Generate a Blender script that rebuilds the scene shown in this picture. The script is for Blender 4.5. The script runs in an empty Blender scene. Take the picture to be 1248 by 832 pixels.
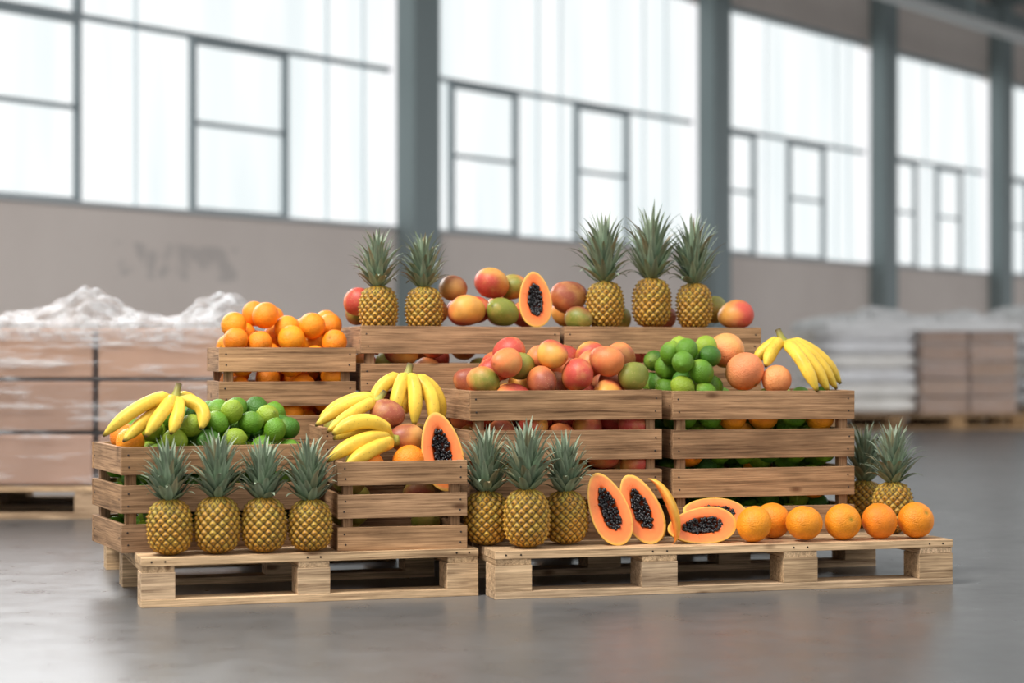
import bpy, math, random
import numpy as np
from mathutils import Vector, Matrix, Euler
from mathutils import noise as mn

random.seed(7); rng = np.random.default_rng(7)
scene = bpy.context.scene
try:
    scene.view_settings.view_transform = 'Standard'
except Exception: pass

# ---------------------------------------------------------------- frame of the fruit display
YAW = math.radians(14.7)
OX, OY = -0.93, 4.94
E1 = (math.cos(YAW), math.sin(YAW)); E2 = (-math.sin(YAW), math.cos(YAW))
def G(a, b, z=0.0):
    return Vector((OX + a*E1[0] + b*E2[0], OY + a*E1[1] + b*E2[1], z))
DECK = 0.125

# ---------------------------------------------------------------- materials
def new_mat(name):
    m = bpy.data.materials.new(name); m.use_nodes = True
    nt = m.node_tree; b = nt.nodes['Principled BSDF']
    return m, nt, b
def N(nt, typ, **kw):
    n = nt.nodes.new(typ)
    for k, v in kw.items(): setattr(n, k, v)
    return n
def mixrgb(nt, mode, fac, c1, c2):
    n = N(nt, 'ShaderNodeMix', data_type='RGBA', blend_type=mode)
    for sock, v in ((n.inputs[0], fac), (n.inputs[6], c1), (n.inputs[7], c2)):
        if hasattr(v, 'links'): nt.links.new(v, sock)
        elif isinstance(v, (int, float)): sock.default_value = v
        else: sock.default_value = (*v, 1)
    return n.outputs[2]
def noise(nt, vec, scale, detail=3, rough=0.5):
    n = N(nt, 'ShaderNodeTexNoise'); n.inputs['Scale'].default_value = scale
    n.inputs['Detail'].default_value = detail; n.inputs['Roughness'].default_value = rough
    if vec is not None: nt.links.new(vec, n.inputs['Vector'])
    return n.outputs['Fac']
def ramp(nt, fac, stops):
    n = N(nt, 'ShaderNodeValToRGB'); nt.links.new(fac, n.inputs[0])
    e = n.color_ramp.elements
    while len(e) < len(stops): e.new(0.5)
    for el, (p, c) in zip(e, stops):
        el.position = p; el.color = (*c, 1) if len(c) == 3 else c
    return n.outputs[0]
def bump(nt, b, h, strength, dist):
    n = N(nt, 'ShaderNodeBump'); n.inputs['Strength'].default_value = strength
    n.inputs['Distance'].default_value = dist
    nt.links.new(h, n.inputs['Height']); nt.links.new(n.outputs[0], b.inputs['Normal'])
def attr(nt, name, out='Color'):
    n = N(nt, 'ShaderNodeAttribute'); n.attribute_name = name
    return n.outputs[out]

def wood_mat(name, rough=0.8):
    m, nt, b = new_mat(name)
    gc = attr(nt, 'gc', 'Vector'); col = attr(nt, 'Col')
    def mapped(s):
        mp = N(nt, 'ShaderNodeMapping'); mp.inputs['Scale'].default_value = s
        nt.links.new(gc, mp.inputs[0]); return mp.outputs[0]
    g1 = noise(nt, mapped((2.2, 75, 75)), 1.0, 7, 0.72)
    g2 = noise(nt, mapped((5, 14, 14)), 1.0, 3, 0.6)
    g3 = noise(nt, mapped((7, 260, 260)), 1.0, 3, 0.6)
    r1 = ramp(nt, g1, [(0.32, (0.34, 0.29, 0.25)), (0.46, (0.86, 0.84, 0.81)), (0.6, (1.12, 1.12, 1.10)), (0.72, (1.4, 1.4, 1.38))])
    r2 = ramp(nt, g2, [(0.25, (0.55, 0.54, 0.53)), (0.6, (1.10, 1.10, 1.10))])
    r3 = ramp(nt, g3, [(0.38, (0.62, 0.59, 0.56)), (0.58, (1.14, 1.14, 1.14))])
    c = mixrgb(nt, 'MULTIPLY', 1.0, col, r1)
    c = mixrgb(nt, 'MULTIPLY', 0.85, c, r2)
    c = mixrgb(nt, 'MULTIPLY', 0.8, c, r3)
    vo = N(nt, 'ShaderNodeTexVoronoi'); vo.inputs['Scale'].default_value = 1.0
    nt.links.new(mapped((5, 13, 13)), vo.inputs['Vector'])
    k = ramp(nt, vo.outputs['Distance'], [(0.06, (0.28, 0.20, 0.15)), (0.14, (1, 1, 1))])
    c = mixrgb(nt, 'MULTIPLY', 0.9, c, k)
    nt.links.new(c, b.inputs['Base Color'])
    b.inputs['Roughness'].default_value = rough
    b.inputs['Specular IOR Level'].default_value = 0.25
    bump(nt, b, g1, 0.5, 0.002)
    return m
M_WOOD = wood_mat('aged_crate_wood')

def skin_mat(name, rough, bscale, bstr, bdist, speck=None, spec=0.5, blotch=None):
    m, nt, b = new_mat(name)
    col = attr(nt, 'Col'); c = col
    tc = N(nt, 'ShaderNodeTexCoord').outputs['Object']
    if blotch:
        nb = noise(nt, tc, blotch[0], 5, .6)
        f = ramp(nt, nb, [(.48, (0,0,0)), (.68, (blotch[2],)*3)])
        c = mixrgb(nt, 'MIX', f, c, blotch[1])
    n2 = noise(nt, tc, 22, 3)
    c = mixrgb(nt, 'MULTIPLY', 0.7, c, ramp(nt, n2, [(0.3, (0.72, 0.69, 0.66)), (0.6, (1.06, 1.06, 1.06))]))
    if speck:
        vo = N(nt, 'ShaderNodeTexVoronoi'); vo.inputs['Scale'].default_value = speck[0]
        nt.links.new(tc, vo.inputs['Vector'])
        f = ramp(nt, vo.outputs['Distance'], [(0.08, (1, 1, 1)), (0.2, (0, 0, 0))])
        k = N(nt, 'ShaderNodeMath', operation='MULTIPLY'); nt.links.new(f, k.inputs[0]); k.inputs[1].default_value = speck[2]
        c = mixrgb(nt, 'MIX', k.outputs[0], c, speck[1])
    nt.links.new(c, b.inputs['Base Color'])
    rg = ramp(nt, n2, [(.3, (rough-.08,)*3), (.7, (rough+.1,)*3)]); nt.links.new(rg, b.inputs['Roughness'])
    b.inputs['Specular IOR Level'].default_value = spec
    if bstr:
        bump(nt, b, noise(nt, tc, bscale, 2), bstr, bdist)
    return m
M_CITRUS = skin_mat('citrus_peel', 0.45, 300, 0.8, 0.003, spec=.4)
M_MANGO = skin_mat('mango_skin', 0.48, 60, 0.06, 0.001, speck=(190, (0.66, 0.42, 0.20), 0.6), spec=.38, blotch=(18, (.62,.34,.10), .5))
M_BANANA = skin_mat('banana_peel', 0.5, 60, 0.08, 0.001, speck=(90, (0.16, 0.08, 0.02), 0.45), spec=.35)
M_PAPAYA = skin_mat('papaya_flesh', 0.32, 90, 0.12, 0.001)
M_PINE = skin_mat('pineapple_rind', 0.55, 200, 0.25, 0.001, spec=.35)
M_LEAF = skin_mat('pineapple_leaf', 0.5, 60, 0.05, 0.001, spec=.4)
m, nt, b = new_mat('papaya_seed'); b.inputs['Base Color'].default_value = (0.012, 0.011, 0.012, 1)
b.inputs['Roughness'].default_value = 0.22; M_SEED = m
m, nt, b = new_mat('dark_nail'); b.inputs['Base Color'].default_value = (0.05, 0.04, 0.035, 1)
b.inputs['Roughness'].default_value = 0.6; b.inputs['Metallic'].default_value = 0.6; M_NAIL = m

# ---------------------------------------------------------------- mesh builder
class MB:
    def __init__(s): s.v=[]; s.f=[]; s.c=[]; s.g=[]; s.m=[]; s.n=0
    def add(s, verts, faces, cols, gc=None, mi=0):
        verts = np.asarray(verts, float); k = len(verts)
        cols = np.asarray(cols, float)
        if cols.ndim == 1: cols = np.tile(cols, (k, 1))
        s.v.append(verts); s.c.append(cols)
        s.g.append(np.asarray(gc, float) if gc is not None else verts)
        o = s.n
        s.f.extend([tuple(i+o for i in f) for f in faces]); s.m.extend([mi]*len(faces))
        s.n += k
    def mesh(s, name, mats, smooth=True):
        me = bpy.data.meshes.new(name)
        V = np.concatenate(s.v); C = np.concatenate(s.c); Gc = np.concatenate(s.g)
        me.from_pydata(V.tolist(), [], s.f)
        for mt in mats: me.materials.append(mt)
        me.polygons.foreach_set('material_index', s.m)
        me.polygons.foreach_set('use_smooth', [smooth]*len(s.f))
        a = me.color_attributes.new('Col', 'FLOAT_COLOR', 'POINT')
        a.data.foreach_set('color', np.hstack([C, np.ones((len(C), 1))]).ravel())
        g = me.attributes.new('gc', 'FLOAT_VECTOR', 'POINT')
        g.data.foreach_set('vector', Gc.ravel())
        me.update(); return me
def obj(name, me, loc=(0,0,0), rz=0.0, rot=None):
    o = bpy.data.objects.new(name, me); scene.collection.objects.link(o)
    o.location = loc; o.rotation_euler = rot if rot is not None else (0, 0, rz)
    return o

BOXF = [(0,3,2,1),(4,5,6,7),(0,1,5,4),(1,2,6,5),(2,3,7,6),(3,0,4,7)]
def add_box(mb, lo, hi, axis, col, jit=0.0, mi=0):
    x0,y0,z0 = lo; x1,y1,z1 = hi
    v = np.array([(x0,y0,z0),(x1,y0,z0),(x1,y1,z0),(x0,y1,z0),(x0,y0,z1),(x1,y0,z1),(x1,y1,z1),(x0,y1,z1)], float)
    off = rng.uniform(0, 40, 3)
    order = {0:(0,1,2),1:(1,0,2),2:(2,0,1)}[axis]
    g = v[:, order] + off
    if jit:
        c = v.mean(0); r = Euler((rng.normal(0,jit)*0.3, rng.normal(0,jit), rng.normal(0,jit)*0.3)).to_matrix()
        v = (v-c) @ np.array(r).T + c
    mb.add(v, BOXF, col, g, mi)

def bevel(o, w=0.002, seg=2):
    bm = o.modifiers.new('bevel', 'BEVEL'); bm.width = w; bm.segments = seg; bm.limit_method = 'ANGLE'

def wcol(base, var=0.16):
    k = 1 + rng.uniform(-var, var); h = rng.uniform(-0.06, 0.06)
    return np.array([base[0]*k*(1+h*0.4), base[1]*k, base[2]*k*(1-h)])
CRATE_C = (0.375, 0.222, 0.118)
PALLET_C = (0.60, 0.42, 0.255)

def nail(mb, x, y, z, ax):
    r = 0.0028; n = 8; pts = []
    for k in (0, 1):
        for i in range(n):
            t = 2*math.pi*i/n; c, s = r*math.cos(t), r*math.sin(t)
            d = -0.001*k
            pts.append((x+c, y+d, z+s) if ax == 1 else (x+d, y+c, z+s))
    f = [tuple(range(n, 2*n))] + [(i, (i+1)%n, n+(i+1)%n, n+i) for i in range(n)]
    mb.add(pts, f, (0.05,0.04,0.03), mi=1)

def make_crate(a, b, z, w, d, h, n, gap=0.028, extra=0.0, t=0.015, base=CRATE_C):
    mb = MB(); sh = (h-(n-1)*gap)/n
    for i in range(n):
        z0 = i*(sh+gap); z1 = z0+sh
        for yy in (0, d-t):
            add_box(mb, (0, yy, z0), (w, yy+t, z1), 0, wcol(base), 0.003)
        for xx in (0.001, w-t-0.001):
            add_box(mb, (xx, t+0.001, z0), (xx+t, d-t-0.001, z1), 1, wcol(base))
        for xx in (0.018, w-0.018):
            for zz in (z0+sh*0.28, z0+sh*0.72):
                nail(mb, xx+rng.uniform(-.003,.003), 0, zz, 1)
        for yy in (t+0.018, d-t-0.018):
            nail(mb, 0.001, yy, z0+sh*0.5, 0)
    p = 0.026
    for xx in (t+0.001, w-t-p-0.001):
        for yy in (t+0.001, d-t-p-0.001):
            add_box(mb, (xx, yy, 0.001), (xx+p, yy+p, h-0.006), 2, wcol(base)*0.9)
    nb = 4; bw = (d-2*t-0.004)/nb
    for i in range(nb):
        add_box(mb, (t+0.03, t+0.002+i*bw, 0.002), (w-t-0.03, t+0.002+(i+1)*bw-0.01, 0.012), 0, wcol(base))
    o = obj('wooden_crate', mb.mesh('wooden_crate', [M_WOOD, M_NAIL], False), G(a, b, z), YAW+extra)
    bevel(o, 0.0018); return o

def make_pallet(name, loc, rz, L, D, ncol, H=DECK, base=PALLET_C, bw=0.10):
    mb = MB(); td, ts, tb = 0.021, 0.016, 0.02
    nd = max(5, int(D/0.115)); pw = D/nd
    for i in range(nd):
        g = 0.02 if 0 < i < nd-1 else 0.012
        add_box(mb, (0, i*pw + (g if i else 0), H-td), (L, (i+1)*pw, H), 0, wcol(base, .12), 0.0)
    xs = [i*(L-bw)/(ncol-1) for i in range(ncol)]
    rows = [0, (D-bw)/2, D-bw]
    for x in xs:
        add_box(mb, (x+.002, 0.002, H-td-ts), (x+bw-.002, D-.002, H-td-0.0005), 1, wcol(base, .12))
        for y in rows:
            add_box(mb, (x, y+.001, tb), (x+bw, y+bw-.001, H-td-ts-0.0005), 0, wcol(base, .15))
            for k in range(2):
                nail(mb, x+bw*(.3+.4*k), 0.0, H-td*0.5, 1)
    for y in rows:
        add_box(mb, (0, y, 0), (L, y+bw, tb-0.0005), 0, wcol(base, .12))
    o = obj(name, mb.mesh(name, [M_WOOD, M_NAIL], False), loc, rz)
    bevel(o, 0.002); return o

# ---------------------------------------------------------------- fruit templates
def uvs(nu, nv):
    v = [(0,0,1)]
    for j in range(1, nv):
        p = math.pi*j/nv
        for i in range(nu):
            t = 2*math.pi*i/nu
            v.append((math.sin(p)*math.cos(t), math.sin(p)*math.sin(t), math.cos(p)))
    v.append((0,0,-1)); f = []
    for i in range(nu):
        f.append((0, 1+i, 1+(i+1)%nu))
        for j in range(nv-2):
            a = 1+j*nu; f.append((a+i, a+nu+i, a+nu+(i+1)%nu, a+(i+1)%nu))
        a = 1+(nv-2)*nu; f.append((a+i, len(v)-1, a+(i+1)%nu))
    return np.array(v, float), f
SU, SF = uvs(26, 20)
SEEDV, SEEDF = uvs(8, 6)
def th(z): return np.arccos(np.clip(z, -1, 1))
def sstep(x, a, b):
    t = np.clip((x-a)/(b-a), 0, 1); return t*t*(3-2*t)
def lerp(c1, c2, t):
    t = np.asarray(t)[:, None]; return np.asarray(c1)*(1-t)+np.asarray(c2)*t

def fruit(kind):
    """unit fruit vertices + colours"""
    v = SU.copy(); t = th(v[:,2]); k = rng.uniform(.88, 1.08)
    if kind in ('orange', 'grapefruit', 'tangerine'):
        r = 1 - .07*np.exp(-(t/.16)**2) - .03*np.exp(-((math.pi-t)/.2)**2)
        v = v*r[:,None]; v[:,2] *= rng.uniform(.92,.98)
        base = {'orange': (.90,.28,.010), 'tangerine': (.92,.29,.008), 'grapefruit': (.86,.35,.11)}[kind]
        c = np.tile(np.array(base)*k, (len(v),1)); c[:,1] *= rng.uniform(.88,1.12)
        if kind == 'grapefruit':
            c = lerp(c[0], (.82,.25,.10), sstep(v[:,0], -.2, .9)*.8)
        c = c*(1-np.exp(-(t/.12)**2)[:,None]*np.array([.75,.35,.2]))
    elif kind == 'lime':
        r = 1 + .10*np.exp(-(t/.2)**2) + .08*np.exp(-((math.pi-t)/.2)**2)
        v = v*r[:,None]; v[:,2] *= 1.1
        g = rng.random()
        base = (.11,.26,.012) if g < .5 else ((.055,.17,.012) if g < .78 else (.27,.39,.025))
        c = np.tile(np.array(base)*k, (len(v),1))
        c = lerp(c[0], np.array((.35,.45,.05))*k, .45*sstep(v[:,2], .5, 1.1))
        c = c*(1-.6*np.exp(-(t/.1)**2)[:,None])
    else:
        w = v.copy()
        v[:,2] = w[:,2]*1.2; v[:,0] = w[:,0]*(1-.1*w[:,2])*1.0+.12*w[:,2]**2-.05; v[:,1] = w[:,1]*.9*(1-.06*w[:,2])
        d = rng.normal(size=3); d /= np.linalg.norm(d)
        s = w@d + .16*np.sin(5*w[:,0]+3*w[:,2]+rng.uniform(0,6)) + .1*np.sin(9*w[:,1]+rng.uniform(0,6))
        red, org, yel, grn, dk = (.52,.07,.045), (.72,.21,.06), (.76,.35,.06), (.22,.24,.035), (.32,.08,.04)
        if kind == 'mango':
            p = rng.random()
            A, B = ((red, org) if p < .52 else ((red, yel) if p < .76 else ((dk, org) if p < .90 else (org, grn))))
        elif kind == 'mango_green':
            A, B = (grn, (.30,.28,.05)) if rng.random() < .6 else (dk, grn)
        elif kind == 'mango_brown':
            A, B = (dk, (.62,.30,.08))
        else:
            A, B = (dk, org) if rng.random() < .5 else (red, grn)
        c = lerp(B, A, sstep(s, -.75, .45))*k
        c = c*(1-.6*np.exp(-(t/.12)**2)[:,None])
    return v, c

def rand_rot():
    q = rng.normal(size=4); q /= np.linalg.norm(q); w,x,y,z = q
    return np.array([[1-2*(y*y+z*z),2*(x*y-z*w),2*(x*z+y*w)],[2*(x*y+z*w),1-2*(x*x+z*z),2*(y*z-x*w)],[2*(x*z-y*w),2*(y*z+x*w),1-2*(x*x+y*y)]])
def add_fruit(mb, kind, p, r, R=None):
    v, c = fruit(kind)
    if R is None:
        R = rand_rot()
        if kind.startswith('mango'):  # long axis near horizontal
            t = rng.uniform(0, 6.28); u = rng.uniform(-.35,.35)
            R = np.array((Euler((0,0,t)).to_matrix() @ Euler((math.pi/2+u,0,0)).to_matrix() @ Euler((0,0,rng.uniform(0,6.28))).to_matrix()))
    mb.add(v*r @ R.T + np.array(p), SF, c, mi=(1 if kind.startswith('mango') else 0))

def pile(name, a, b, z, w, d, h, kindf, Hf, extra=0.0, pre=(), obst=(), t=0.017, tries=40, fails=40, maxn=500):
    """settle fruit into a crate: Hf(x,y) = highest allowed fruit centre"""
    mb = MB(); P = []; R = []
    for (p, r) in obst: P.append(p); R.append(r)
    for (k, p, r) in pre:
        P.append(p); R.append(r*1.02); add_fruit(mb, k, p, r)
    bad = 0; cnt = 0
    while bad < fails and cnt < maxn:
        best = None
        for _ in range(tries):
            x = rng.uniform(t, w-t); y = rng.uniform(t, d-t)
            k, r = kindf(x, y); rr = r*(1.08 if k.startswith('mango') else 1.0)
            x = min(max(x, t+rr), w-t-rr); y = min(max(y, t+rr), d-t-rr)
            zz = .013+rr
            if P:
                A = np.array(P); Rr = np.array(R)
                dd = (A[:,0]-x)**2+(A[:,1]-y)**2; s = (Rr+rr)**2
                mk = dd < s
                if mk.any(): zz = max(zz, (A[mk,2]+np.sqrt(s[mk]-dd[mk])).max())
            lim = Hf(x, y)
            if zz > lim: continue
            if best is None or zz < best[0]: best = (zz, x, y, k, r, rr)
        if best is None: bad += 1; continue
        zz, x, y, k, r, rr = best
        P.append((x,y,zz)); R.append(rr*.95)
        add_fruit(mb, k, (x,y,zz), r); cnt += 1
    return obj(name, mb.mesh(name, [M_CITRUS, M_MANGO]), G(a, b, z), YAW+extra)

# ---------------------------------------------------------------- pineapple
def pineapple_mesh(H=.145, R=.056, crown=.165, seed=0, k=14, m=6.5):
    r_ = np.random.default_rng(seed); mb = MB()
    nt_, nz = 182, 96; V=[]; C=[]
    cellh = r_.random((64,64))
    for j in range(nz+1):
        v = j/nz; q = abs(2*v-1)
        rad = R*(1-q**2.8)**(1/2.3)*(1+.05*(.5-v)) if q < 1 else 0
        rad = max(rad, R*.18)
        for i in range(nt_):
            t = 2*math.pi*i/nt_
            u = k*t/(2*math.pi)+m*v; w = k*t/(2*math.pi)-m*v
            pr = abs(math.sin(math.pi*u)*math.sin(math.pi*w))
            e = .0055*pr**.5 + (.004*(pr-.8)/.2 if pr > .8 else 0)
            e *= min(1, (1-q)*6)
            rr = rad+e-.003
            V.append((rr*math.cos(t), rr*math.sin(t), H*v))
            ce = cellh[int(math.floor(u))%k][int(math.floor(w))%k]
            gold = np.array((.62,.30,.032)); grn = np.array((.30,.25,.04))
            mixg = min(1, max(0, .5*v+.75*(ce-.45)))
            mid = (gold*(1-mixg)+grn*mixg)*(.8+.4*ce)
            if pr < .2: c = np.array((.06,.045,.014))*(1-pr/.2)+mid*.6*(pr/.2)
            elif pr < .66: c = mid*(.6+.6*(pr-.2)/.46)
            else: c = mid*1.2*(1-(pr-.66)/.34)+np.array((.10,.05,.022))*((pr-.66)/.34)
            C.append(c)
    F = []
    for j in range(nz):
        for i in range(nt_):
            a = j*nt_+i; b2 = j*nt_+(i+1)%nt_
            F.append((a, b2, b2+nt_, a+nt_))
    F.append(tuple(range(nt_))[::-1]); F.append(tuple(nz*nt_+i for i in range(nt_)))
    mb.add(V, F, C)
    NL = 78
    for i in range(NL):
        f = i/(NL-1); ang = i*2.39996+r_.uniform(-.15,.15)
        L = crown*(.40+.30*f+.10*math.sin(f*math.pi))*r_.uniform(.85,1.1)
        z0 = H*.955+crown*.30*f; r0 = .016*(1-f)+.003
        ph0 = math.radians(64*(1-f)**1.0+6)*r_.uniform(.85,1.12); curl = math.radians(26*(1-f)+14)*r_.uniform(.2,1.6) 
        W = .0140*(1-.30*f); ns = 7; x, z = r0, z0; pts=[]; cols=[]; 
        ca, sa = math.cos(ang), math.sin(ang)
        base = np.array((.16,.24,.145))*r_.uniform(.6,1.35); tip = np.array((.30,.36,.25))*r_.uniform(.75,1.15)
        if r_.random() < .12: tip = np.array((.38,.30,.17))
        for s in range(ns+1):
            q = s/ns
            ph = ph0*(1-.55*math.sin(q*math.pi*.6)) + curl*q*q*1.6
            if s: x += math.sin(ph)*L/ns; z += math.cos(ph)*L/ns
            w = W*(1-q**1.6)*(.75+.5*math.sin(min(1,q*2.2)*math.pi*.5))*.8+.0003
            nx, nzv = -math.cos(ph), math.sin(ph)
            for e in (-1, 0, 1):
                dx = 0.28*w*abs(e)*(nx); dz = 0.28*w*abs(e)*nzv
                px_, py_ = x+dx, e*w
                pts.append((px_*ca-py_*sa, px_*sa+py_*ca, z+dz))
                cols.append((base*(1-q)+tip*q)*(1.25 if e else .75))
        ff = []
        for s in range(ns):
            for e in range(2):
                a = s*3+e; ff.append((a, a+1, a+4, a+3))
        mb.add(pts, ff, cols, mi=1)
    return mb.mesh('pineapple', [M_PINE, M_LEAF])
PA = [pineapple_mesh(.145,.056,.165,1), pineapple_mesh(.14,.055,.175,2), pineapple_mesh(.15,.055,.225,3), pineapple_mesh(.15,.056,.18,4)]
def put_pine(mi, a, b, z, rz, sc=1.0, tilt=(0,0)):
    o = obj('pineapple', PA[mi], G(a,b,z), rot=(tilt[0], tilt[1], rz)); o.scale = (sc,sc,sc); return o

# ---------------------------------------------------------------- papaya
def papaya_half(L=.20, R=.052, seed=0):
    r_ = np.random.default_rng(seed); mb = MB(); nphi = 56
    def prof(t): return R*math.sqrt(max(0,1-abs(t)**2.2))*(1-.17*t-.05*t*t)
    def outl(phi):
        t = math.cos(phi); return prof(t)*(1 if math.sin(phi) >= 0 else -1), L/2*t
    nth = 14; V=[]; C=[]; nl = 30
    for j in range(nl+1):
        t = -math.cos(math.pi*j/nl); rad = prof(t)
        for i in range(nth+1):
            a = math.pi*i/nth
            V.append((rad*math.cos(a), rad*math.sin(a)*.92, L/2*t))
            g = .5+.5*math.sin(3*a+seed)*math.cos(2*t+seed); C.append(np.array((.80,.42,.05))*(1-.35*g)+np.array((.45,.40,.05))*(.35*g))
    F = [(j*(nth+1)+i, j*(nth+1)+i+1, (j+1)*(nth+1)+i+1, (j+1)*(nth+1)+i) for j in range(nl) for i in range(nth)]
    mb.add(V, F, C)
    rings = [(1,0,(.85,.50,.07)),(.955,-.0012,(.88,.42,.09)),(.90,-.0012,(.90,.27,.065)),(.75,-.0008,(.90,.235,.055)),(.60,-.0004,(.90,.18,.035)),
             (.52,.001,(.80,.13,.02)),(.46,.010,(.60,.09,.012)),(.30,.017,(.35,.05,.01)),(.0,.02,(.3,.04,.01))]
    V=[]; C=[]
    for (q,y,c) in rings:
        for i in range(nphi):
            x, z = outl(2*math.pi*i/nphi)
            qx = q if q > .8 else q*(.92 if q > .65 else .86)
            qz = q if q > .8 else q*(1.0+.22*(1-q) )
            wob = 1+ (.03*math.sin(5*2*math.pi*i/nphi+seed) if .2<q<.7 else 0)
            V.append((x*qx*wob, y, z*qz*wob)); C.append(np.array(c))
    F = []
    for j in range(len(rings)-1):
        for i in range(nphi):
            a=j*nphi+i; b_=j*nphi+(i+1)%nphi; F.append((a, b_, b_+nphi, a+nphi))
    mb.add(V, F, C)
    for i in range(150):
        ph = r_.uniform(0, 2*math.pi); q = .50*math.sqrt(r_.random())
        x, z = outl(ph); x *= q*.84; z *= q*1.14
        y = .013*(1-(q/.5)**2)+.001 - r_.uniform(0,.004)
        s = r_.uniform(.0034,.0046)
        mb.add(SEEDV*np.array((s,s,s*1.25)) @ rand_rot().T+np.array((x,y,z)), SEEDF, (0.012,0.011,.012), mi=1)
    return mb.mesh('papaya_half', [M_PAPAYA, M_SEED])
def put_papaya(me, a, b, z, rx, ry, rz, sc=1.0):
    """upright half facing the viewer: ry tilts sideways, rx leans back, rz turns"""
    M = Matrix.Rotation(YAW+rz, 4, 'Z') @ Matrix.Rotation(rx, 4, 'X') @ Matrix.Rotation(ry, 4, 'Y')
    o = obj('papaya_half', me, G(a,b,z), rot=M.to_euler()); o.scale=(sc,)*3; return o

def papaya_slice():
    L, R, A = .19, .05, math.radians(62); mb = MB(); nl = 26; V=[]; C=[]
    for j in range(nl+1):
        t = -math.cos(math.pi*j/nl); rad = R*math.sqrt(max(0,1-t*t))
        inner = rad*.45
        V += [(inner, 0, L/2*t)]; C += [(.85,.17,.03)]
        for i in range(7):
            a = -A/2+A*i/6
            V.append((rad*math.cos(a), rad*math.sin(a), L/2*t)); C.append((.86,.46,.05) if 0<i<6 else (.92,.40,.06))
    k = 8
    F = []
    for j in range(nl):
        for i in range(k):
            a=j*k+i; b_=j*k+(i+1)%k; F.append((a,b_,b_+k,a+k))
    mb.add(V, F, C); return mb.mesh('papaya_slice', [M_PAPAYA])

# ---------------------------------------------------------------- bananas
def tube(mb, pts, rads, cols, ns=10, squash=.08, mi=0):
    pts = [Vector(p) for p in pts]; V=[]; C=[]; n = len(pts)
    up = Vector((0.3,-1,.2)).normalized()
    for i,p in enumerate(pts):
        d = (pts[min(i+1,n-1)]-pts[max(i-1,0)]).normalized()
        s = d.cross(up); s.normalize(); u = s.cross(d).normalized()
        for k in range(ns):
            a = 2*math.pi*k/ns; r = rads[i]*(1+squash*math.cos(5*a))
            V.append(p+s*(r*math.cos(a))+u*(r*math.sin(a))); C.append(np.array(cols[i])*(1-.10*max(0,math.cos(5*a))))
    F = [(i*ns+k, i*ns+(k+1)%ns, (i+1)*ns+(k+1)%ns, (i+1)*ns+k) for i in range(n-1) for k in range(ns)]
    F.append(tuple(range(ns))[::-1]); F.append(tuple((n-1)*ns+k for k in range(ns)))
    mb.add([tuple(v) for v in V], F, C, mi=mi)
def banana_bunch(crown, fingers, rad=.0185, stem=None):
    """everything in display coordinates (a,b,z)"""
    mb = MB(); W = lambda p: G(*p)
    c0 = W(crown)
    for (mid, tip) in fingers:
        p0, p1, p2 = c0, W(mid), W(tip); n = 20; pts=[]; rs=[]; cs=[]
        k = rng.uniform(.90,1.06)
        for i in range(n+1):
            t = i/n; pts.append(p0*(1-t)**2+p1*2*t*(1-t)+p2*t*t)
            if t < .2: r = .34+.66*sstep(np.array([t]), .04, .24)[0]
            elif t < .72: r = 1
            else: r = 1-.80*((t-.72)/.28)**1.9
            rs.append(rad*r)
            y = np.array((.84,.55,.06))*k; g = np.array((.42,.43,.06)); bk = np.array((.08,.05,.02))
            c = y
            if t < .22: c = g*(1-t/.22)+y*(t/.22)
            if t > .88: c = y*.75+g*.25
            if t > .965: c = bk
            cs.append(c)
        tube(mb, pts, rs, cs, 20, .05)
    st = W(stem) if stem else c0+Vector((0,0,.03))
    d = st-c0
    tube(mb, [c0-d*.35, c0, c0+d*.5, st], [rad*.75, rad*.85, rad*.5, rad*.45], [(.4,.38,.06),(.36,.36,.06),(.28,.25,.05),(.09,.06,.03)], 10, .1)
    return obj('banana_bunch', mb.mesh('banana_bunch', [M_BANANA]))

# ================================================================= PALLETS & CRATES
make_pallet('wooden_pallet', G(0,0,0), math.radians(17), .88, 1.0, 3, bw=.085)
make_pallet('wooden_pallet', G(.9,-.06,0), YAW, 1.305, 1.08, 4, bw=.10)

EX = math.radians(9)
make_crate(-.04,.14,DECK,.52,.37,.272,3,extra=EX)                 # limes
make_crate(.505,.04,DECK,.345,.30,.232,3,gap=.024)                # small crate
make_crate(.515,.365,DECK,.35,.235,.31,3)                         # behind small one
make_crate(.897,.2,DECK,.55,.38,.412,4)                           # mangoes
make_crate(1.480,.2,DECK,.55,.38,.408,4)                          # citrus
make_crate(.262,.62,DECK,.395,.33,.264,3); make_crate(.262,.62,DECK+.265,.395,.33,.266,3)
make_crate(.672,.62,DECK,.60,.38,.295,3); make_crate(.672,.62,DECK+.296,.60,.38,.297,3)
make_crate(1.287,.62,DECK,.625,.38,.295,3); make_crate(1.287,.62,DECK+.296,.625,.38,.297,3)

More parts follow.
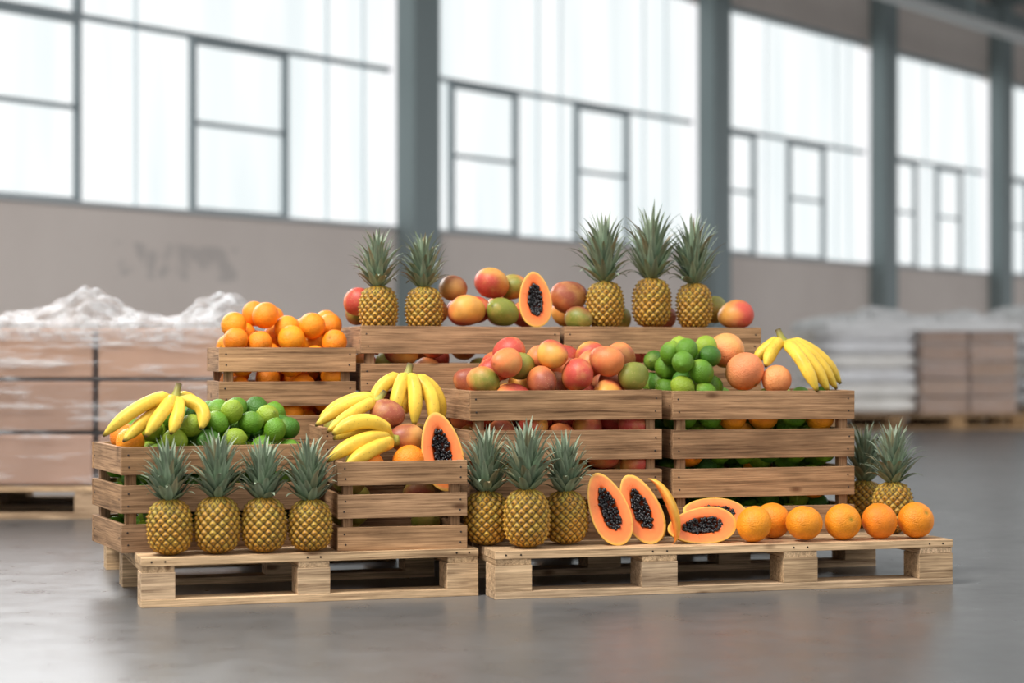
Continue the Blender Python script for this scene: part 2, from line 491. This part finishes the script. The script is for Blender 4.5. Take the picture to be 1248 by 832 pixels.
# ================================================================= FRUIT PILES
def mound(w, d, rim, peak, p=2.0, lo=.15):
    return lambda x, y: rim + peak*max(0, 1-abs(2*x/w-1)**p)*max(lo, 1-abs(2*y/d-1)**2.5)
def limeH(x, y):
    return .258 + .115*max(0, 1-abs((x-.32)/.30)**2.6)*max(.35, 1-abs(2*y/.37-1)**3)
def limeK(x, y):
    return ('lime', rng.uniform(.029,.034))
pile('lime_pile', -.04,.14,DECK,.52,.37,.272, limeK, limeH, extra=EX,
     pre=[('orange', (.045,.10,.280), .038), ('orange', (.05,.20,.29), .037)], fails=110, tries=60)
pile('mixed_fruit_pile', .505,.04,DECK,.345,.30,.232,
     lambda x,y: (('orange', .045) if y < .13 and x > .1 else ('mango_green', .038)) if rng.random()<.8 else ('mango', .04),
     lambda x,y: .175+.05*max(0,1-abs(x/.12-1)**2)*(y/.3)+.05*(y/.3),
     obst=[((.29,.075,.17),.05),((.285,.075,.24),.05),((.295,.075,.22),.05)],
     pre=[('orange', (.205,.085,.225), .047), ('orange', (.095,.075,.215), .044), ('mango_brown', (.215,.165,.285), .044), ('mango_brown', (.17,.20,.35), .042)])
pile('mango_pile', .515,.365,DECK,.35,.235,.31, lambda x,y:('mango',.042), lambda x,y:.30)
pile('mango_pile', .897,.2,DECK,.55,.38,.412, lambda x,y: ('mango', rng.uniform(.040,.047)) if rng.random()<.97 else ('mango_green',.042),
     mound(.55,.38,.445,.085,6.0,.3), fails=220, tries=90)
def rH(x,y):
    if x < .2: return .425+.115*max(0,1-abs(x/.11-1)**4)*max(.35,1-abs(2*y/.38-1)**3)
    return .385
def citK(x,y):
    if x < .2: return ('lime', rng.uniform(.031,.036))
    return ('orange', .044) if rng.random() < .65 else ('lime', rng.uniform(.031,.036))
pile('citrus_pile', 1.480,.2,DECK,.55,.38,.408, citK,
     rH, pre=[('grapefruit',(.235,.20,.522),.053),('grapefruit',(.247,.085,.462),.057),('grapefruit',(.335,.06,.438),.043),
              ('orange',(.20,.062,.335),.044),('orange',(.295,.062,.335),.044),('orange',(.07,.062,.235),.044),('orange',(.45,.062,.14),.044),('orange',(.47,.062,.33),.042)]
              +[('lime',(x,.054,.335),.034) for x in (.055,.128,.385)]+[('lime',(x,.054,.235),.034) for x in (.155,.235,.31,.39,.48)]
              +[('lime',(x,.054,.14),.034) for x in (.23,.31,.37)], fails=140, tries=60)
pile('orange_pile', .262,.62,DECK+.265,.395,.33,.266, lambda x,y:('tangerine', rng.uniform(.036,.040)), mound(.395,.33,.285,.085,4.0,.3), fails=160, tries=60)
pile('orange_pile', .262,.62,DECK,.395,.33,.264, lambda x,y:('tangerine', .039), lambda x,y:.22, fails=10)
def loc1(a,b,z,a0): return (a-a0, b-.62, z-DECK-.296)
T1 = [('mango_brown',.975,.76,.835,.043),('mango',1.10,.76,.850,.051),('mango',1.0,.672,.765,.048),('mango_green',1.107,.672,.763,.046),
      ('mango',1.175,.80,.842,.043),('mango',.69,.74,.79,.042),('mango_green',.70,.83,.765,.04),('mango',1.05,.75,.77,.045),('mango',1.2,.74,.76,.045),
      ('mango',.93,.80,.77,.042),('mango',1.15,.85,.77,.045),('mango',1.03,.84,.77,.045)]
pile('mango_pile', .672,.62,DECK+.296,.60,.38,.297, lambda x,y:('mango' if rng.random()<.6 else 'mango_green',.043), lambda x,y:.255,
     pre=[(k,loc1(a,b,z,.672),r) for (k,a,b,z,r) in T1 if a < 1.24], fails=30)
T2 = [('mango_mix',1.335,.74,.812,.05),('mango_green',1.345,.668,.742,.04),('mango',1.855,.685,.757,.047),('mango_green',1.83,.80,.775,.043),
      ('mango_green',1.50,.80,.745,.043),('mango',1.65,.80,.745,.043),('mango',1.36,.83,.765,.045)]
pile('mango_pile', 1.287,.62,DECK+.296,.625,.38,.297, lambda x,y:('mango' if rng.random()<.6 else 'mango_green',.043), lambda x,y:.25,
     pre=[(k,loc1(a,b,z,1.287),r) for (k,a,b,z,r) in T2], fails=30)
for a0,w in ((.672,.6),(1.287,.625)):
    pile('mango_pile', a0,.62,DECK,w,.38,.295, lambda x,y:('mango_green' if rng.random()<.5 else 'mango',.045), lambda x,y:.24, fails=8, tries=20)

# ================================================================= PINEAPPLES
for i,a in enumerate((.078,.197,.318,.438)):
    put_pine((0,3,0,1)[i], a, .062, DECK, 1.3*i+.2, (1,1.0,1.0,.99)[i], (0, (-.03,.0,.02,.03)[i]))
put_pine(3, 1.005, .012, DECK, 2.0, 1.06); put_pine(1, .918, .105, DECK, .7, 1.06); put_pine(0, 1.133, .075, DECK, 4.0, 1.02, (0,.03))
put_pine(1, .737, .69, .70, 1.0, 1.0, (0,-.03)); put_pine(1, .875, .69, .70, 2.4, .99, (0,.02))
put_pine(2, 1.436, .69, .71, 0.5, 1.0, (0,-.03)); put_pine(2, 1.583, .69, .715, 2.5, 1.04); put_pine(2, 1.722, .69, .71, 4.1, .98, (0,.04))
put_pine(3, 2.125, .15, DECK, 1.4, 1.0); put_pine(1, 2.12, .34, DECK, 2.9, 1.02, (0,-.03))

# ================================================================= PAPAYAS
PH = [papaya_half(.205,.053,1), papaya_half(.20,.050,5), papaya_half(.168,.050,9)]
put_papaya(PH[0], 1.238,.03,.222, -.22, -.33, -.1)
put_papaya(PH[1], 1.335,.05,.218, -.22, -.40, -.25)
put_papaya(PH[1], 1.37,.13,.212, -.22, -.36, .1)
o = obj('papaya_slice', papaya_slice(), G(1.375,.012,.213), rot=(Matrix.Rotation(YAW,4,'Z')@Matrix.Rotation(-.38,4,'Y')@Matrix.Rotation(-.5,4,'Z')).to_euler())
put_papaya(PH[0], 1.50,.02,.172, -.45, -1.68, 0.0, .98)
put_papaya(PH[0], 1.575,.115,.200, -.75, -1.5, 0.1, .95)
put_papaya(PH[2], 1.2066,.66,.800, -.12, -.05, 0)
put_papaya(PH[0], .795,.10,.378, -.15, -.17, -.05, 1.04)

# ================================================================= LOOSE ORANGES
for (a,b) in ((1.642,.0),(1.735,.094),(1.787,-.004),(1.9035,.0),(2.014,.002),(2.125,.004)):
    mb = MB(); add_fruit(mb,'orange',(0,0,0),.0505)
    obj('orange', mb.mesh('orange',[M_CITRUS,M_MANGO]), G(a,b,DECK+.0500))

# ================================================================= BANANAS
banana_bunch((.105,.24,.522), [((.03,.18,.535),(-.085,.17,.425)),((.05,.22,.49),(-.035,.15,.412)),((.08,.16,.51),(.02,.13,.425)),
             ((.12,.17,.50),(.085,.14,.43)),((.205,.22,.51),(.165,.18,.44)),((.17,.34,.53),(.19,.36,.45))], .0178, stem=(.115,.25,.56))
banana_bunch((.655,.27,.51), [((.58,.26,.52),(.475,.22,.445)),((.60,.22,.50),(.50,.18,.43)),((.60,.30,.54),(.50,.32,.46))], .0165, stem=(.675,.28,.535))
banana_bunch((.68,.17,.405), [((.61,.12,.50),(.505,.13,.425)),((.60,.10,.44),(.485,.10,.355)),((.62,.15,.47),(.52,.20,.41)),((.62,.08,.40),(.53,.07,.345))], .0205, stem=(.70,.18,.395))
banana_bunch((.755,.36,.575), [((.66,.35,.57),(.65,.32,.47)),((.72,.30,.57),(.70,.28,.46)),((.77,.28,.57),(.755,.27,.44)),((.83,.30,.56),(.81,.28,.43)),((.86,.36,.56),(.85,.36,.44)),((.78,.42,.55),(.77,.45,.47))], .0195, stem=(.765,.37,.61))
banana_bunch((1.862,.33,.675), [((1.97,.33,.67),(2.045,.33,.55)),((1.935,.29,.665),(2.01,.28,.535)),((1.905,.25,.655),(1.965,.235,.53)),((1.87,.22,.645),(1.915,.20,.53)),
              ((1.82,.30,.665),(1.785,.27,.60)),((1.83,.36,.67),(1.78,.35,.61))], .0185, stem=(1.852,.34,.71))

# ================================================================= FLOOR
m, nt, b = new_mat('polished_concrete')
tc = N(nt,'ShaderNodeTexCoord').outputs['Object']
n1 = noise(nt, tc, .9, 6, .6); n2 = noise(nt, tc, 9, 5, .65)
c = ramp(nt, n1, [(.3,(.092,.092,.091)),(.7,(.128,.127,.126))])
c = mixrgb(nt,'MULTIPLY',.45,c,ramp(nt,n2,[(.3,(.75,.75,.75)),(.7,(1.15,1.15,1.15))]))
nt.links.new(c, b.inputs['Base Color'])
rr = ramp(nt, n2, [(.25,(.25,)*3),(.75,(.36,)*3)]); nt.links.new(rr, b.inputs['Roughness'])
b.inputs['Specular IOR Level'].default_value = .40
bump(nt, b, n2, .03, .002)
mb = MB(); mb.add([(-30,-12,0),(45,-12,0),(45,50,0),(-30,50,0)], [(0,1,2,3)], (.1,.1,.1))
obj('floor', mb.mesh('floor',[m],False))

# ================================================================= WINDOW WALL (runs back to the right)
WANG = math.atan2(.795,.607); WP = (-3.41,13.1,0)
def wobj(name, mb, mats, bev=0):
    o = obj(name, mb.mesh(name,mats,False), WP, WANG)
    if bev: bevel(o, bev)
    return o
m, nt, b = new_mat('wall_plaster')
tc = N(nt,'ShaderNodeTexCoord').outputs['Object']
c = ramp(nt, noise(nt, tc, .8, 5, .6), [(.3,(.68,.60,.55)),(.7,(.77,.69,.635))])
sx = N(nt,'ShaderNodeSeparateXYZ'); nt.links.new(tc, sx.inputs[0])
def band(sock, c0, w):
    s = N(nt,'ShaderNodeMath',operation='SUBTRACT'); nt.links.new(sock,s.inputs[0]); s.inputs[1].default_value=c0
    a = N(nt,'ShaderNodeMath',operation='ABSOLUTE'); nt.links.new(s.outputs[0],a.inputs[0])
    l = N(nt,'ShaderNodeMath',operation='LESS_THAN'); nt.links.new(a.outputs[0],l.inputs[0]); l.inputs[1].default_value=w
    return l.outputs[0]
mk = N(nt,'ShaderNodeMath',operation='MULTIPLY'); nt.links.new(band(sx.outputs['X'],1.6,.6),mk.inputs[0]); nt.links.new(band(sx.outputs['Z'],1.3,.13),mk.inputs[1])
sm = ramp(nt, noise(nt, tc, 5.5, 2, .5), [(.47,(0,0,0)),(.56,(1,1,1))])
mk2 = N(nt,'ShaderNodeMath',operation='MULTIPLY'); nt.links.new(mk.outputs[0],mk2.inputs[0]); nt.links.new(sm,mk2.inputs[1])
mk3 = N(nt,'ShaderNodeMath',operation='MULTIPLY'); nt.links.new(mk2.outputs[0],mk3.inputs[0]); mk3.inputs[1].default_value=.32
c = mixrgb(nt,'MIX',mk3.outputs[0],c,(.25,.255,.26))
nt.links.new(c,b.inputs['Base Color']); b.inputs['Roughness'].default_value=.9
M_WALL = m
m, nt, b = new_mat('painted_steel'); b.inputs['Base Color'].default_value=(.225,.275,.28,1); b.inputs['Roughness'].default_value=.55; M_STEEL=m
m, nt, b = new_mat('window_frame_steel'); b.inputs['Base Color'].default_value=(.30,.35,.37,1); b.inputs['Roughness'].default_value=.6; M_FRAME=m
m, nt, b = new_mat('translucent_seam'); b.inputs['Base Color'].default_value=(.5,.55,.56,1); b.inputs['Roughness'].default_value=.6
b.inputs['Emission Color'].default_value=(.80,.90,.93,1); b.inputs['Emission Strength'].default_value=.5; M_SEAM=m
m, nt, b = new_mat('sill_metal'); b.inputs['Base Color'].default_value=(.5,.53,.54,1); b.inputs['Roughness'].default_value=.6; M_SILL=m
m, nt, b = new_mat('daylit_translucent_pane')
tc = N(nt,'ShaderNodeTexCoord').outputs['Object']
mp = N(nt,'ShaderNodeMapping'); mp.inputs['Scale'].default_value=(2.6,1,.3); nt.links.new(tc,mp.inputs[0])
c = ramp(nt, noise(nt, mp.outputs[0], 1, 3, .5), [(.32,(.80,.87,.88)),(.6,(.96,.99,.99))])
nt.links.new(c,b.inputs['Emission Color']); b.inputs['Emission Strength'].default_value=1.03
b.inputs['Base Color'].default_value=(.1,.1,.1,1); b.inputs['Roughness'].default_value=.5
M_PANE = m

SILL, TRANS, CROSS, TOP = 1.66, 2.99, 2.35, 4.28
mb = MB(); add_box(mb,(-9,0,0),(42,.3,SILL),0,(.5,.5,.5)); add_box(mb,(-9,0,TOP),(42,.3,5.6),0,(.5,.5,.5))
wobj('wall_back', mb, [M_WALL])
mb = MB(); add_box(mb,(-9,-.03,SILL),(42,.06,SILL+.03),0,(.5,.5,.5)); wobj('trim_sill', mb, [M_SILL])
cols = [-5.4,4.04,8.73,12.52,15.88,19.2,22.6,26,29.5,33,36.5]
for s in cols:
    mb = MB(); W=.33
    add_box(mb,(s,-.20,0),(s+W,-.18,5.5),2,(.3,.3,.3)); add_box(mb,(s,-.02,0),(s+W,.0,5.5),2,(.3,.3,.3)); add_box(mb,(s+.1,-.18,0),(s+W-.1,-.02,5.5),2,(.3,.3,.3))
    add_box(mb,(s+.0,-.18,0),(s+.015,-.02,5.5),2,(.3,.3,.3))
    wobj('steel_column', mb, [M_STEEL], .004)
def win(i, s0, s1, casements, seams, bars=()):
    mb = MB()
    add_box(mb,(s0,.12,SILL+.03),(s1,.14,TOP),0,(1,1,1),mi=0)
    def fr(x0,x1,z0,z1,y0=.03,y1=.11,mi=1): add_box(mb,(x0,y0,z0),(x1,y1,z1),0,(.3,.3,.3),mi=mi)
    fr(s0,s1,TRANS-.018,TRANS+.018,.06)
    fr(s0,s1,TOP-.05,TOP)
    for x in seams: fr(x-.02,x+.02,SILL+.03,TOP,.10,.118,2)
    for (x0,x1) in casements:
        for x in (x0,x1): fr(x-.018,x+.018,SILL+.03,TRANS-.018,.06,.115)
        fr(x0,x1,CROSS-.015,CROSS+.015,.06,.112); fr(x0,x1,SILL+.03,SILL+.06,.062,.113); fr(x0,x1,TRANS-.055,TRANS-.02,.062,.113)
    for (x,z0,z1) in bars: fr(x-.022,x+.022,z0,z1,.055,.116)
    wobj('window_%d'%i, mb, [M_PANE,M_FRAME,M_SEAM])
win(1,-9,4.04,[(-1.6,.734),(1.83,2.81),(-4,-3)],[x for x in (-3.5,-2.6,-2,-.4,1.29,3.31,3.75)],[(.734,TRANS,TOP)])
win(2,4.37,8.73,[(4.87,5.78),(6.73,7.57)],[4.6,6.15,6.5,7.9,8.3],[])
win(3,9.06,12.52,[(9.3,10.0),(10.76,11.55)],[10.3,11.9,12.2],[])
win(4,12.85,15.88,[(13.2,13.9),(14.5,15.2)],[14.2,15.5],[])
for k in range(5,11):
    s0, s1 = cols[k-1]+.33, cols[k]
    win(k,s0,s1,[(s0+.4,s0+1.1),(s0+1.8,s0+2.5)],[s0+.2,s0+1.4],[])
m, nt, b = new_mat('roof_sheet'); b.inputs['Base Color'].default_value=(.15,.155,.16,1); b.inputs['Roughness'].default_value=.8; M_ROOF=m
m, nt, b = new_mat('pale_beam'); b.inputs['Base Color'].default_value=(.62,.63,.62,1); b.inputs['Roughness'].default_value=.6; M_PALE=m
mb = MB(); add_box(mb,(-9,-6,5.6),(42,.4,5.7),0,(.1,.1,.1)); wobj('ceiling', mb, [M_ROOF])
mb = MB(); add_box(mb,(-9,-.16,4.86),(42,0,5.12),0,(.1,.1,.1)); wobj('eaves_beam', mb, [M_STEEL])
mb = MB(); add_box(mb,(-9,-1.27,4.36),(42,-1.15,4.46),0,(.1,.1,.1)); wobj('pale_roof_beam', mb, [M_PALE])
mb = MB()
for s in cols: add_box(mb,(s+.06,-6,5.2),(s+.27,-.2,5.55),1,(.1,.1,.1))
for y in (-5.6,-4.2,-2.8,-1.3): add_box(mb,(-9,y,5.45),(42,y+.1,5.6),0,(.1,.1,.1))
for s in cols: add_box(mb,(s+.13,-1.23,4.45),(s+.19,-1.17,5.25),2,(.1,.1,.1))
wobj('roof_truss', mb, [M_STEEL])

# ================================================================= WRAPPED GOODS
m, nt, b = new_mat('carton_board')
tc = N(nt,'ShaderNodeTexCoord').outputs['Object']
c = mixrgb(nt,'MULTIPLY',.7,attr(nt,'Col'),ramp(nt,noise(nt,tc,3,4,.6),[(.3,(.8,.78,.76)),(.7,(1.1,1.1,1.1))]))
nt.links.new(c,b.inputs['Base Color']); b.inputs['Roughness'].default_value=.8; M_CARD=m
def film_mat(name, op, tint=(.9,.92,.93), sc=(2.5,2.5,14), rng_=(.38,.72), rough=.2, rot=.5):
    m, nt, b = new_mat(name)
    tc = N(nt,'ShaderNodeTexCoord').outputs['Object']
    mp = N(nt,'ShaderNodeMapping'); mp.inputs['Rotation'].default_value=(0,rot,0); mp.inputs['Scale'].default_value=sc; nt.links.new(tc,mp.inputs[0])
    n1 = noise(nt, mp.outputs[0], 1.0, 6, .65)
    a = ramp(nt,n1,[(rng_[0],(op[0],)*3),(rng_[1],(op[1],)*3)])
    nt.links.new(a,b.inputs['Alpha']); b.inputs['Base Color'].default_value=(*tint,1); b.inputs['Roughness'].default_value=rough
    bump(nt,b,n1,1.0,.04); return m
M_FILM = film_mat('stretch_film',(.05,.55),sc=(3,3,22),rng_=(.52,.70),rough=.1,rot=.95); M_FILMTOP = film_mat('bunched_film',(.05,.55),(.84,.87,.89),(10,10,18),(.38,.66),.12); M_FILMW = film_mat('white_film',(.75,1.0),(.88,.88,.88))
def carton_stack(x0,x1,y0,y1,z0,nz,nx,h,colr,name,gap=.02,rz=0,loc=(0,0,0)):
    mb = MB(); w=(x1-x0)/nx; dz=h/nz
    for i in range(nx):
        for k in range(nz):
            for j in range(2):
                yy0 = y0+(y1-y0)*j/2; yy1 = y0+(y1-y0)*(j+1)/2
                q = rng.uniform(0,.006)
                add_box(mb,(x0+i*w+gap/2, yy0+q, z0+k*dz+.004),(x0+(i+1)*w-gap/2, yy1-.006, z0+(k+1)*dz-.008),0,wcol(colr,.12))
    o = obj(name, mb.mesh(name,[M_CARD],False), loc, rz); bevel(o,.012,3); return o
def sack_stack(x0,x1,y0,y1,z0,nz,nx,h,colr,name,rz=0,loc=(0,0,0)):
    """filled bags: pillow shapes squashed onto each other"""
    mb = MB(); w=(x1-x0)/nx; dz=h/nz; SV, SFc = uvs(36, 24)
    def se(a, p): return np.sign(a)*np.abs(a)**p
    for i in range(nx):
        for k in range(nz):
            for j in range(2):
                cx=x0+(i+.5)*w+rng.uniform(-.015,.015); cy=y0+(y1-y0)*(j+.5)/2+rng.uniform(-.01,.01); cz=z0+(k+.5)*dz
                v=np.stack([se(SV[:,0],.42)*w*.5, se(SV[:,1],.42)*(y1-y0)*.25, se(SV[:,2],.6)*dz*.56],1)
                d=np.array([mn.noise(Vector((float(p[0])*6+i*5,float(p[1])*6+j*7,float(p[2])*9+k*3))) for p in v])
                v=v*(1+.06*d)[:,None]
                mb.add(v+np.array((cx,cy,cz)),SFc,wcol(colr,.05))
    return obj(name, mb.mesh(name,[M_CARD],True), loc, rz)
def film_shell(name, x0,x1,y0,y1,z0,z1,matl,loc=(0,0,0),rz=0,amp=.012):
    mb = MB(); n=60; m_=24
    per=[(x0,y0),(x1,y0),(x1,y1),(x0,y1)]
    V=[];P=[]
    for s in range(4):
        (ax,ay),(bx,by)=per[s],per[(s+1)%4]
        for i in range(n): P.append((ax+(bx-ax)*i/n, ay+(by-ay)*i/n))
    cx,cy=(x0+x1)/2,(y0+y1)/2
    for j in range(m_+1):
        z=z0+(z1-z0)*j/m_
        for (x,y) in P:
            d=amp*(1+mn.noise(Vector((x*5,y*5,z*11+x*5)))*1.0)+.004
            L=math.hypot(x-cx,y-cy); V.append((x+(x-cx)/L*d,y+(y-cy)/L*d,z))
    q=len(P)
    F=[(j*q+i,j*q+(i+1)%q,(j+1)*q+(i+1)%q,(j+1)*q+i) for j in range(m_) for i in range(q)]
    mb.add(V,F,(1,1,1)); return obj(name,mb.mesh(name,[matl]),loc,rz)
def film_top(name,x0,x1,y0,y1,z,hf,matl,loc=(0,0,0),rz=0,fold=1.0):
    mb=MB(); nx,ny=170,100; V=[]
    for j in range(ny+1):
        for i in range(nx+1):
            x=x0+(x1-x0)*i/nx; y=y0+(y1-y0)*j/ny
            e=min(1,min(i,nx-i)/9,min(j,ny-j)/9)
            h=hf(x,y)*(.1+.9*e)
            wx=x+.12*mn.noise(Vector((x*3,y*3,9))); wy=y+.12*mn.noise(Vector((x*3,y*3,4)))
            rdg=1-abs(mn.noise(Vector((wx*6,wy*4,1.7))))*2.4
            rd2=1-abs(mn.noise(Vector((wx*15,wy*9,7.7))))*2.4
            h+=e*fold*(.030*(rdg-.4)+.020*(rd2-.4)+.008*mn.noise(Vector((x*30,y*30,3))))
            V.append((x,y,z+max(h,-.005)-(.07 if min(i,nx-i,j,ny-j)==0 else 0)))
    F=[(j*(nx+1)+i,j*(nx+1)+i+1,(j+1)*(nx+1)+i+1,(j+1)*(nx+1)+i) for j in range(ny) for i in range(nx)]
    mb.add(V,F,(1,1,1)); return obj(name,mb.mesh(name,[matl]),loc,rz)
make_pallet('wooden_pallet',(-2.75,7.6,0),0,1.72,1.0,4,base=(.46,.32,.20),bw=.13)
carton_stack(-2.72,-1.06,7.62,8.55,DECK,3,3,.62,(.36,.215,.145),'carton_stack')
film_shell('stretch_film_wrap',-2.73,-1.05,7.61,8.56,DECK+.002,.735,M_FILM)
def hL(x,y):
    g=lambda c,w,h:h*math.exp(-((x-c)/w)**2)
    fy=math.exp(-((y-8.0)/.28)**2)
    return .010+(g(-1.72,.15,.125)+g(-1.16,.15,.115)+g(-2.3,.3,.04))*fy
film_top('stretch_film_cover',-2.75,-1.0,7.60,8.57,.755,hL,M_FILMTOP)
RL=(2.62,16.4,0); RR=math.radians(8)
make_pallet('wooden_pallet',RL,RR,1.75,1.1,4,base=(.46,.29,.15),bw=.13)
sack_stack(.02,.82,.03,1.05,DECK+.012,6,1,.73,(.86,.85,.84),'white_sack_stack',RR,RL)
carton_stack(.83,1.68,.03,1.05,DECK,5,2,.74,(.44,.30,.23),'carton_stack',.02,RR,RL)
film_shell('stretch_film_wrap',.01,1.70,.02,1.06,DECK+.002,.86,film_mat('thin_film',(.03,.2)),RL,RR)
film_top('stretch_film_cover',0,1.72,0,1.08,.89,lambda x,y:.03+(.10*math.exp(-((x-.6)/.3)**2)+.07*math.exp(-((x-1.4)/.3)**2))*math.exp(-((y-.5)/.35)**2),M_FILMW,RL,RR)
RL2=(4.75,18.2,0)
make_pallet('wooden_pallet',RL2,RR,1.6,1.1,4,base=(.46,.29,.15),bw=.13)
sack_stack(.02,1.55,.03,1.05,DECK+.012,6,2,.81,(.86,.85,.84),'white_sack_stack',RR,RL2)
film_top('stretch_film_cover',0,1.58,0,1.08,.98,lambda x,y:.06+.04*math.sin(x*4),M_FILMW,RL2,RR)

# ================================================================= LIGHT
w = bpy.data.worlds.new('daylight'); scene.world = w; w.use_nodes=True
bg = w.node_tree.nodes['Background']; bg.inputs[0].default_value=(.98,.985,1,1); bg.inputs[1].default_value=1.06
def area(name, loc, tgt, size, power, col=(1,1,1)):
    l = bpy.data.lights.new(name,'AREA'); l.shape='RECTANGLE'; l.size=size[0]; l.size_y=size[1]; l.energy=power; l.color=col
    o = bpy.data.objects.new(name,l); scene.collection.objects.link(o); o.location=loc
    o.rotation_euler=(Vector(tgt)-Vector(loc)).to_track_quat('-Z','Y').to_euler(); return o
area('overhead_fill',(-2.2,3.4,4.6),(.2,5.6,.4),(2.0,2.0),380,(1,.975,.94))  # added out-of-view fill light above the fruit; no skylight is modelled
area('window_daylight',(-3.2,10.0,3.2),(.2,5.6,.4),(4,2.4),240,(.98,.985,1))

# ================================================================= CAMERA
cd = bpy.data.cameras.new('camera'); cam = bpy.data.objects.new('camera',cd); scene.collection.objects.link(cam)
cam.location=(0,0,.64); cam.rotation_euler=(math.pi/2,0,0)
cd.sensor_width=36; cd.lens=2400/1248*36; cd.shift_y=14/1248
cd.dof.use_dof=True; cd.dof.focus_distance=5.35; cd.dof.aperture_fstop=1.8
cd.clip_end=200
scene.camera=cam
